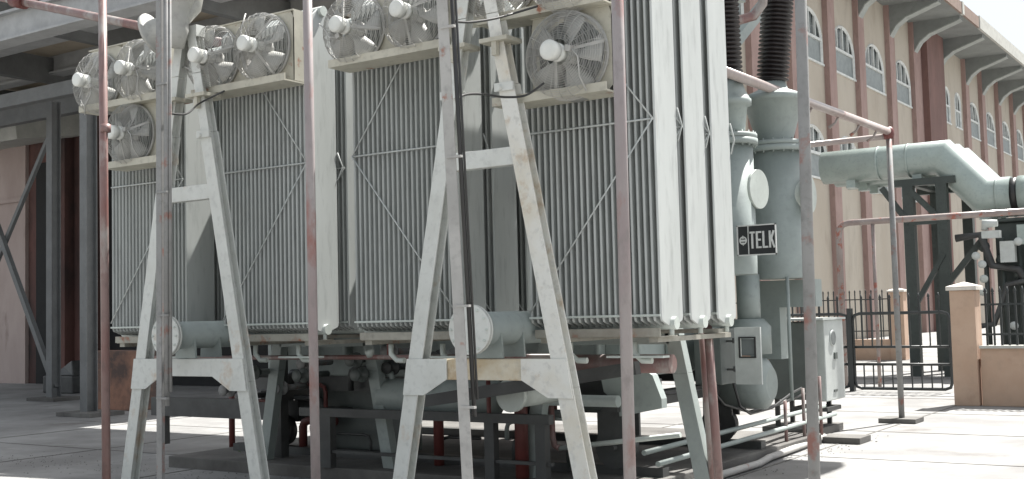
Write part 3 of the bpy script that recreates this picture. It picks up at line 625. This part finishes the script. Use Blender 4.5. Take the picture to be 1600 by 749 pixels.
header(-5.02, 4.36, 6.75, 9.1, .155, 'upper header pipe above the near A-frame, cut by the top edge', True)
t = thing('header_elbow', (-8.1, 6.8, 4.2), 'dusty grey bell shaped pipe elbow on top of the far A-frame', 'pipe elbow')
p = MB(); p.lathe((-8.22,6.62,4.08),(1,.3,.35),[(0,.19),(.025,.19),(.026,.15),(.08,.12),(.16,.1),(.26,.1)],28); p.build('bell', M['blade'], t)
p = MB(); p.tube([(-8.03,6.68,4.15),(-7.97,6.7,4.2),(-7.93,6.8,4.32),(-7.92,6.86,4.6),(-7.92,6.95,4.95),(-7.92,7.2,5.1),(-7.92,9.6,5.1),(-7.92,9.9,4.9),(-7.92,9.9,3.9)],.1,20); p.lathe((-7.96,6.68,4.1),(.1,0,1),[(-.16,.07),(0,.1),(.12,.09),(.3,.15),(.32,.19),(.36,.19)],20); p.build('bend', M['blade'], t)
# small braces between A-frames legs and banks at the top of far frame
# ================================================================== POSTS AND PIPES IN FRONT
def post(name, path, r, m, label, cat='pipe', group=None, base=True, collars=()):
    t = thing(name, (path[0][0], path[0][1], 0), label, cat, group)
    p = MB(); p.tube(path, r, 16); p.build('pipe', m, t)
    if base:
        x, y = path[0][:2]
        p = MB(); p.box((x-.14,y-.14,.003),(x+.14,y+.14,.022)); p.build('base_plate', m, t)
    for z in collars:
        x, y = path[0][:2]; p = MB(); p.cyl((x,y,z-.03),(x,y,z+.03),r*1.25,seg=16); p.build('collar', m, t)
    return t
PG = 'upright pipes in front of the radiators'
post('water_spray_pipe', [(-7.50,5.6,.02),(-7.54,5.6,4.9)], .032, M['pipered'], 'worn red upright pipe at far left crossing the leftmost fans', 'pipe', PG, collars=(3.05,))
post('water_spray_pipe', [(-5.355,5.6,.02),(-5.375,5.6,4.9)], .031, M['pipe'], 'pinkish grey upright pipe before the gap between the middle radiator banks', 'pipe', PG)
post('water_spray_pipe', [(-3.05,5.6,.02),(-3.02,5.6,4.9)], .034, M['pipe'], 'pinkish grey upright pipe crossing the nearest radiator bank', 'pipe', PG)
post('water_spray_pipe', [(-2.03,5.6,.02),(-1.965,5.6,4.9)], .029, M['post'], 'dark grey upright pipe right of the sign, the rightmost full height one', 'pipe', PG)
def angle_post(x0, x1, y, label, m, cm, cr, aw=.08):
    t = thing('angle_post', (x0, y, 0), label, 'post')
    p = MB(); p.bar((x0,y,0),(x1,y,4.9),.006,aw,side=(0,1,0)); p.bar((x0-aw/2+.003,y+.036,0),(x1-aw/2+.003,y+.036,4.9),.062,.006,side=(0,1,0)); p.build('angle_iron', m, t)
    xa = lambda z: x0+(x1-x0)*z/4.9
    p = MB(); p.tube([(xa(.95)+aw/2+cr,y+.03,.95),(x1+aw/2+cr,y+.03,4.9)],cr,10); p.tube([(xa(1.05)+aw/2+2.5*cr,y+.04,1.05),(x1+aw/2+2.5*cr,y+.04,4.9)],cr*.55,8); cd = p.build('conduit', cm, t)
    for z in (1.0,1.6,2.5,3.3):
        x = x0+(x1-x0)*z/4.9; p = MB(); p.box((x-.02,y-.012,z),(x+aw/2+3.2*cr,y+.012,z+.014)); p.build('strap', m, cd)
    return t
angle_post(-4.11,-4.30,5.6,'pale grey angle iron post with black conduit before the near A-frame',M['postpale'],M['black'],.014)
angle_post(-6.90,-6.87,5.6,'dull grey angle iron post with conduit before the far A-frame',M['post'],M['post'],.020,.055)
# cables
def cable(pts, r, label, m=None, group=None):
    # smooth catmull path
    P_ = [Vector(p) for p in pts]; out = []
    for i in range(len(P_)-1):
        a = P_[max(0,i-1)]; b = P_[i]; c = P_[i+1]; d = P_[min(len(P_)-1,i+2)]
        for k in range(6):
            u = k/6; out.append(.5*((2*b)+(c-a)*u+(2*a-5*b+4*c-d)*u*u+(3*b-a-3*c+d)*u**3))
    out.append(P_[-1]); p = MB(); p.tube(out, r, 8); return tag(p.build('cable', m or M['black'], loc=pts[0]), label, 'cable', group)
cable([(-4.193,5.66,2.858),(-4.219,5.75,2.906),(-4.275,5.95,2.954),(-4.36,6.25,3.0),(-4.402,6.5,3.027),(-4.366,6.7,3.065),(-4.266,6.78,3.149)],.008,'lower black cable looping from the pale angle post to the large near fan')
cable([(-4.189,5.66,3.349),(-4.251,5.9,3.403),(-4.354,6.3,3.52),(-4.399,6.6,3.623),(-4.283,6.75,3.688)],.008,'upper black cable near the top edge running from the pale angle post to the right')
cable([(-6.86,5.66,3.1),(-7.05,6.0,3.16),(-7.7,6.7,3.42),(-7.45,6.75,3.5)],.008,'thin black cable from the dull angle post to the fan shelf')
# ring main at right
t = thing('ring_main_pipe', (-4.43,15.66,0), 'brown ring pipe with small spray nozzles on a tall upright with base slab', 'pipe')
p = MB(); p.tube([(-4.43,15.66,.06),(-4.43,15.66,3.86)],.038,16); p.build('upright', M['post'], t)
p = MB(); p.tube([(-4.43,8.6,3.8),(-4.43,15.66,3.86)],.05,16); p.build('long_run', M['ringpale'], t)
p = MB(); p.tube([(-4.43,15.66,3.8),(-10,15.66,3.78)],.04,16); p.build('cross_run', M['ringpale'], t)
p = MB(); p.lathe((-4.43,15.66,3.76),(0,0,1),[(0,.06),(.06,.075),(.12,.07),(.16,.05)],14); p.build('corner_fitting', M['red'], t)
for y in (12.7,13.6,14.4,15.1):
    p = MB(); p.tube([(-4.43,y,3.80),(-4.47,y,3.73),(-4.55,y,3.68)],[.016,.014,.022],8); p.build('nozzle', M['brown'], t)
p = MB(); p.box((-4.68,15.46,.004),(-4.2,15.86,.06)); p.build('base_slab', M['plinth'], t)
t = thing('yard_pipe', (-7.2,22,0), 'brown pipe bending down at its left end above the spiked fence', 'pipe')
p = MB(); p.tube([(-7.26,22,0),(-7.26,22,2.9),(-7.24,22,3.02),(-7.17,22,3.1),(-7.05,22,3.13),(-2.0,22,3.13)],.06,14); p.build('run', M['brown'], t)
for x in (-6.6,):
    p = MB(); p.cyl((x,22,0),(x,22,3.1),.035,seg=12); p.build('drop', M['brown'], t)
t = thing('spray_riser', (-4.5,11.2,0), 'curved red pipe bending upward beside the dark bushings', 'pipe')
p = MB(); p.tube([(-4.9,8.9,4.42),(-4.75,10.6,4.46),(-4.62,11.1,4.50),(-4.50,11.25,4.56),(-4.42,11.3,4.68),(-4.40,11.3,4.85),(-4.40,11.3,6.0)],.05,14); p.build('bend', M['pipered'], t)
# left high pipe
t = thing('overhead_pipe', (-14,10,0), 'red and grey overhead pipe crossing the top left corner', 'pipe')
p = MB(); p.tube([(-16.6,10,6.7),(-9.6,10,4.62)],.06,14); p.build('run', M['pipered'], t)
p = MB(); p.lathe((-15.4,10,6.34),(1,0,-.297),[(-.15,.1),(.15,.1)],14); p.build('coupling', M['red'], t)
# red pipes beside the nearest radiator bank
RG = 'red pipes under the radiators'
post('spray_pipe', [(-3.93,8.6,.1),(-3.99,8.6,1.6)], .03, M['pipered'], 'left of the two thin rusty pipes right of the nearest radiator bank', 'pipe', RG)
post('spray_pipe', [(-3.74,8.3,.1),(-3.80,8.3,1.6)], .034, M['pipered'], 'right of the two thin rusty pipes right of the nearest radiator bank', 'pipe', RG)
post('spray_pipe', [(-6.9,8.9,.13),(-6.9,8.9,1.2)], .05, M['red'], 'thick dark red upright pipe behind the left leg of the near A-frame', 'pipe', RG)
post('spray_pipe', [(-5.68,8.5,.13),(-5.68,8.5,1.25)], .06, M['red'], 'thick dark red upright pipe framed by the near A-frame', 'pipe', RG)
post('spray_pipe', [(-10.3,9.4,.02),(-10.3,9.4,1.0)], .035, M['red'], 'short red upright pipe under the left radiators', 'pipe', RG)
post('spray_pipe', [(-5.95,8.4,.13),(-5.95,8.4,1.2)], .02, M['red'], 'thin red upright pipe next to the pale angle post', 'pipe', RG)
t = thing('spray_header', (-6,8,1.19), 'horizontal red pipe running under the radiator banks', 'pipe')
p = MB(); p.tube([(-9.9,8.0,1.19),(-4.95,8.0,1.20)],.022,12); p.build('run', M['pipered'], t)
for x in (-6.75,-5.35):
    p = MB(); p.cyl((x,8.0,1.2),(x,8.0,1.36),.012,seg=8); p.build('riser', M['red'], t)
for x in (-6.95,):
    p = MB(); p.lathe((x,7.99,1.2),(0,-.3,1),[(0,.03),(.05,.045),(.07,.03)],12); p.build('nozzle', M['pale'], t)
t = thing('drain_line', (-5.5,8.8,.36), 'low red and grey pipe with an upright stub under the nearest radiator bank', 'pipe')
p = MB(); p.tube([(-5.56,8.8,.92),(-5.55,8.8,.45),(-5.53,8.8,.38),(-5.48,8.8,.36)],.028,12); p.build('stub', M['pipered'], t)
p = MB(); p.tube([(-5.48,8.8,.36),(-4.3,8.8,.52)],.022,12); p.build('run', M['pale'], t)
# low pipes along the transformer's right end
for i,(x,z,lab) in enumerate(((-4.75,.33,'upper of the two pale pipes running low beside the plinth at right'),(-4.62,.24,'lower of the two pale pipes running low beside the plinth at right'))):
    p = MB(); p.tube([(x,9.0,z),(x,13.6,z+.04)],.024,12); tag(p.build('cable_pipe', M['tank'], loc=(x,9,z)), lab, 'pipe', 'low pipes beside the plinth')
p = MB(); p.tube([(-4.45,9.3,.05),(-4.45,10.8,.04),(-4.5,11.2,.05),(-4.62,13.2,.05)],.035,10); tag(p.build('ground_conduit', M['postpale'], loc=(-4.45,9.3,0)), 'grey conduit lying on the ground along the plinth edge', 'conduit')
for i in range(3):
    p = MB(); y = 12.0+i*.55; p.tube([(-4.62,y,.04),(-4.62,y,.55+.1*i)],.02,8); tag(p.build('stub_pipe', M['pipered'], loc=(-4.62,y,0)), 'short rusty pipe stub rising by the low pipes near the cabinet', 'pipe', 'pipe stubs near the cabinet')
p = MB(); p.box((-4.75,13.0,.004),(-4.15,13.4,.07)); tag(p.build('paving_block', M['plinth'], loc=(-4.5,13.2,0)), 'flat concrete block on the ground below the control cabinet', 'slab')
# grit and small stones gathered round the plinth and feet
p = MB(); random.seed(5)
for k in range(900):
    if k < 600: x = random.uniform(-13, -3.2); y = random.gauss(8.1, .35)
    else: x = random.gauss(-4.4, .2); y = random.uniform(8, 14)
    r = random.uniform(.004, .011); vs_ = [p.bm.verts.new((x+r*a, y+r*b, .004+max(0, c)*r)) for a, b, c in ((1,.2,0),(-.3,1,0),(-.9,-.4,0),(.3,-1,0),(.1,.1,.9))]
    for a, b in ((0,1),(1,2),(2,3),(3,0)): p.bm.faces.new((vs_[a], vs_[b], vs_[4]))
gt = p.build('grit', M['plinth'], loc=(-7,8,0)); gt['kind'] = 'stuff'; tag(gt, 'grit and small stones gathered along the plinth on the concrete', 'grit')
# weed on the plinth
p = MB()
for k in range(60):
    c = Vector((-9.05+random.uniform(-.18,.18), 8.55+random.uniform(-.15,.15), .02+random.uniform(0,.3))); a = random.uniform(0,6.28); l = random.uniform(.03,.06)
    d = Vector((math.cos(a),math.sin(a),random.uniform(-.2,.6)))*l; n = Vector((-math.sin(a),math.cos(a),.1))*l*.4
    p.face([c, c+d*.5+n, c+d, c+d*.5-n])
tag(p.build('weed', M['leaf'], loc=(-9.05,8.55,0)), 'small green weed growing by the dark post under the radiators', 'plant')

# ================================================================== DUCTS AND SECOND TRANSFORMER (right)
for i, y in enumerate((26.0, 26.85, 27.7)):
    zt, zl = 4.70, 3.80; r = .37
    lab = ('nearest of the three pale green bus ducts at right', 'middle of the three pale green bus ducts, its bend showing behind the first', 'farthest of the three pale green bus ducts')[i]
    t = thing('bus_duct', (-6, y, 4.3), lab, 'duct', 'bus ducts bending down at right')
    p = MB(); p.tube([(-8.85,y,zt),(-6.22,y,zt),(-5.42,y,zl),(-4.82,y,zl)], r, 28, smooth=True)
    p.bm.free(); p = MB()
    def ringat(c, nrm, rr=r, seg=28):
        nrm = Vector(nrm).normalized(); out = []
        for j in range(seg):
            a = 2*math.pi*j/seg; base = Vector((0, math.cos(a)*rr, math.sin(a)*rr)); out.append((c, base))
        return out
    # mitred tube: points on each ring share y, and x is sheared to the mitre plane
    def mring(x, z, tilt, seg=28): return [p.bm.verts.new((x + math.sin(2*math.pi*j/seg)*r*tilt, y+math.cos(2*math.pi*j/seg)*r, z+math.sin(2*math.pi*j/seg)*r)) for j in range(seg)]
    th = math.atan2(zt-zl, .8); tl = math.tan(th/2)
    R4 = [mring(-8.85,zt,0), mring(-6.22,zt,tl), mring(-5.42,zl,tl), mring(-4.86,zl,0)]
    for A, B in zip(R4, R4[1:]):
        for j in range(28): f = p.bm.faces.new((A[j],A[(j+1)%28],B[(j+1)%28],B[j])); f.smooth = True
    p.bm.faces.new(R4[0][::-1]); p.bm.faces.new(R4[-1])
    p.build('casing', M['duct'], t)
    p = MB(); p.cyl((-4.86,y,zl),(-4.72,y,zl),r*.93,seg=28); p.build('rubber_joint', M['black'], t)
    p = MB(); p.cyl((-4.72,y,zl),(-4.3,y,zl),r,seg=28); p.build('end_casing', M['duct'], t)
    for x, z in ((-6.95,zt),(-5.15,zl),(-7.6,zt)):
        p = MB(); p.lathe((x,y,z),(1,0,0),[(0,r+.012),(.05,r+.012)],28); p.build('band', M['duct'], t)
    for x, z in ((-6.75,zt),(-5.4,zl),(-8.2,zt)):
        p = MB(); p.box((x-.1,y-.16,z-r-.14),(x+.1,y+.1,z-r+.05)); p.build('foot', M['duct'], t)
t = thing('duct_trestle', (-6.5,26.5,0), 'dark steel trestle with diagonal braces holding the bus ducts', 'trestle')
for x in (-6.9, -6.2):
    for y in (25.7, 28.0):
        p = MB(); p.box((x-.11,y-.11,0),(x+.11,y+.11,4.1)); p.build('leg', M['t2'], t)
p = MB(); p.box((-7.3,25.6,4.1),(-5.9,25.8,4.25)); p.box((-7.3,27.9,4.1),(-5.9,28.1,4.25)); p.box((-6.95,25.8,4.12),(-6.8,27.9,4.24)); p.box((-6.2,25.8,4.12),(-6.05,27.9,4.24)); p.build('head_beam', M['t2'], t)
p = MB()
p.bar((-7.45,25.62,4.1),(-6.9,25.62,3.3),.12,.1); p.bar((-6.85,25.62,4.0),(-6.2,25.62,3.3),.12,.1); p.bar((-6.85,25.62,1.5),(-6.2,25.62,2.6),.1,.1); p.bar((-6.2,25.62,1.9),(-5.3,25.62,3.0),.12,.1); p.box((-6.9,25.58,3.25),(-6.1,25.68,3.35)); p.build('brace', M['t2'], t)
t = thing('distant_transformer', (-4.2,26,0), 'dark green transformer crowded with valves behind the brick pillar at right', 'transformer')
p = MB(); p.box((-5.2,25.8,.4),(-1.5,28.2,3.2)); p.box((-5.35,25.7,3.2),(-1.4,28.3,3.28)); p.build('tank', M['t2'], t, bevel=.03)
p = MB(); p.box((-4.6,25.9,3.28),(-3.4,28,4.1)); p.box((-4.42,25.5,3.5),(-3.3,25.9,4.3)); p.build('bus_box', M['duct'], t)
for i in range(5):
    x = -5.35+i*.33
    p = MB(); p.cyl((x,25.55,.3),(x,25.55,3.0-.12*i),.05,seg=10); p.lathe((x,25.5,2.7-.3*i),(0,-1,0),[(0,.1),(.08,.12),(.1,.03)],12); p.build('riser_pipe', M['t2'], t)
p = MB(); p.tube([(-5.9,25.4,2.9),(-5.4,25.4,2.95),(-5.2,25.4,2.3),(-4.7,25.4,2.2),(-4.2,25.4,1.3)],.08,10); p.tube([(-5.9,25.3,1.0),(-5.2,25.3,1.1),(-4.9,25.3,1.9),(-4.4,25.3,2.0)],.06,10); p.build('pipework', M['dark'], t)
p = MB(); p.box((-5.0,25.2,2.35),(-4.72,25.4,2.78)); p.build('marshalling_box', M['cabinet'], t)
p = MB(); p.box((-4.66,25.2,2.7),(-4.2,25.4,3.1)); p.build('gauge_box', M['duct'], t)
for i in range(9):
    x = -5.6+random.uniform(0,1.6); z = random.uniform(.6,2.9); p = MB(); p.lathe((x,25.25,z),(0,-1,0),[(0,.05),(.05,.085),(.07,.085),(.08,.02)],12); p.build('valve', M['pale'] if i % 3 == 0 else M['cabinet'], t)
p = MB(); p.tube([(-5.25,25.1,3.02),(-5.25,25.1,3.15),(-5.0,25.1,3.15)],.07,10); p.box((-5.3,25.0,2.85),(-4.95,25.2,3.0)); p.build('breather', M['cabinet'], t)
# ================================================================== FENCES AND PILLARS (right)
def spear(mb, x, y, z0, z1):
    mb.box((x-.014,y-.014,z0),(x+.014,y+.014,z1-.1)); mb.lathe((x,y,z1-.12),(0,0,1),[(0,.012),(.02,.024),(.03,.012),(.05,.028),(.12,.002)],6)
def gate(x0, x1, y, label):
    t = thing('gate_leaf', ((x0+x1)/2,y,0), label, 'gate')
    p = MB(); r = .028; c = .12
    path = [(x0+c,y,.06),(x0+.03,y,.09),(x0,y,.06+c),(x0,y,1.40-c),(x0+.03,y,1.37),(x0+c,y,1.40),(x1-c,y,1.40),(x1-.03,y,1.37),(x1,y,1.40-c),(x1,y,.06+c),(x1-.03,y,.09),(x1-c,y,.06),(x0+c,y,.06)]
    p.tube(path, r, 10, cap=False); p.tube([(x0,y,.80),(x1,y,.80)],.024,8); p.tube([(x0,y,.49),(x1,y,.49)],.024,8); p.build('frame', M['iron'], t)
    n = int((x1-x0)/.165)
    p = MB()
    for k in range(1, n):
        x = x0+(x1-x0)*k/n; p.box((x-.011,y-.011,.06),(x+.011,y+.011,.49)); p.box((x-.011,y-.011,.8),(x+.011,y+.011,1.40)); spear(p, x, y, 1.40, 1.75)
    p.build('bars', M['iron'], t); return t
gate(-6.74, -5.05, 21, 'right leaf of black spiked iron gate, fully visible left of the orange pillar')
gate(-8.55, -6.84, 21, 'left leaf of black spiked iron gate, partly behind the grey cabinet')
p = MB(); p.box((-6.83,20.94,0),(-6.75,21.06,1.5)); tag(p.build('gate_stop_post', M['iron'], loc=(-6.8,21,0)), 'black post where the two gate leaves meet', 'post')
def pillar(x0,x1,y0,y1,h,label,cap=.06):
    t = thing('gate_pillar', ((x0+x1)/2,(y0+y1)/2,0), label, 'pillar')
    p = MB(); p.box((x0,y0,0),(x1,y1,h)); p.build('shaft', M['orange'], t, bevel=.012)
    xm, ym = (x0+x1)/2,(y0+y1)/2; e = .04
    p = MB(); vb = [p.bm.verts.new(q) for q in ((x0-e,y0-e,h),(x1+e,y0-e,h),(x1+e,y1+e,h),(x0-e,y1+e,h))]; vt = [p.bm.verts.new((q.co.x,q.co.y,h+cap)) for q in vb]; ap = p.bm.verts.new((xm,ym,h+cap+.07))
    p.bm.faces.new(vb[::-1])
    for i in range(4): p.bm.faces.new((vb[i],vb[(i+1)%4],vt[(i+1)%4],vt[i])); p.bm.faces.new((vt[i],vt[(i+1)%4],ap))
    p.build('cap', M['caps'], t); return t
pillar(-4.41,-4.05,18.4,18.8,1.74,'orange plastered gate pillar with pale cap, nearest at right')
pillar(-9.56,-9.15,33.0,33.4,1.90,'small orange pillar with pale cap seen behind the iron gate',.05)
fw = thing('fence_wall', (-2.5,18.6,0), 'low orange wall with black iron bars running right from the pillar', 'wall')
p = MB(); p.box((-4.018,18.46,0),(2.5,18.7,.86)); p.build('low_wall', M['orange'], fw, bevel=.01)
p = MB(); p.box((-4.018,18.4,.86),(2.5,18.76,.90)); p.build('coping', M['fasciapale'], fw)
p = MB()
for k in range(60): x = -3.93+k*.105; spear(p, x, 18.58, .9, 1.78)
p.box((-4.0,18.565,1.05),(2.5,18.595,1.08)); p.box((-4.0,18.565,1.5),(2.5,18.595,1.53)); p.build('iron_bars', M['iron'], fw)
fw = thing('fence_wall', (-12,33.2,0), 'low orange wall with black spiked bars behind the gate', 'wall')
p = MB(); p.box((-16.7,33.05,0),(-9.562,33.3,.58)); p.build('low_wall', M['orange'], fw)
p = MB()
for k in range(46): x = -16.6+k*.155; spear(p, x, 33.18, .58, 2.0)
p.box((-16.6,33.165,.8),(-9.57,33.195,.83)); p.box((-16.6,33.165,1.7),(-9.57,33.195,1.73)); p.build('iron_bars', M['iron'], fw)
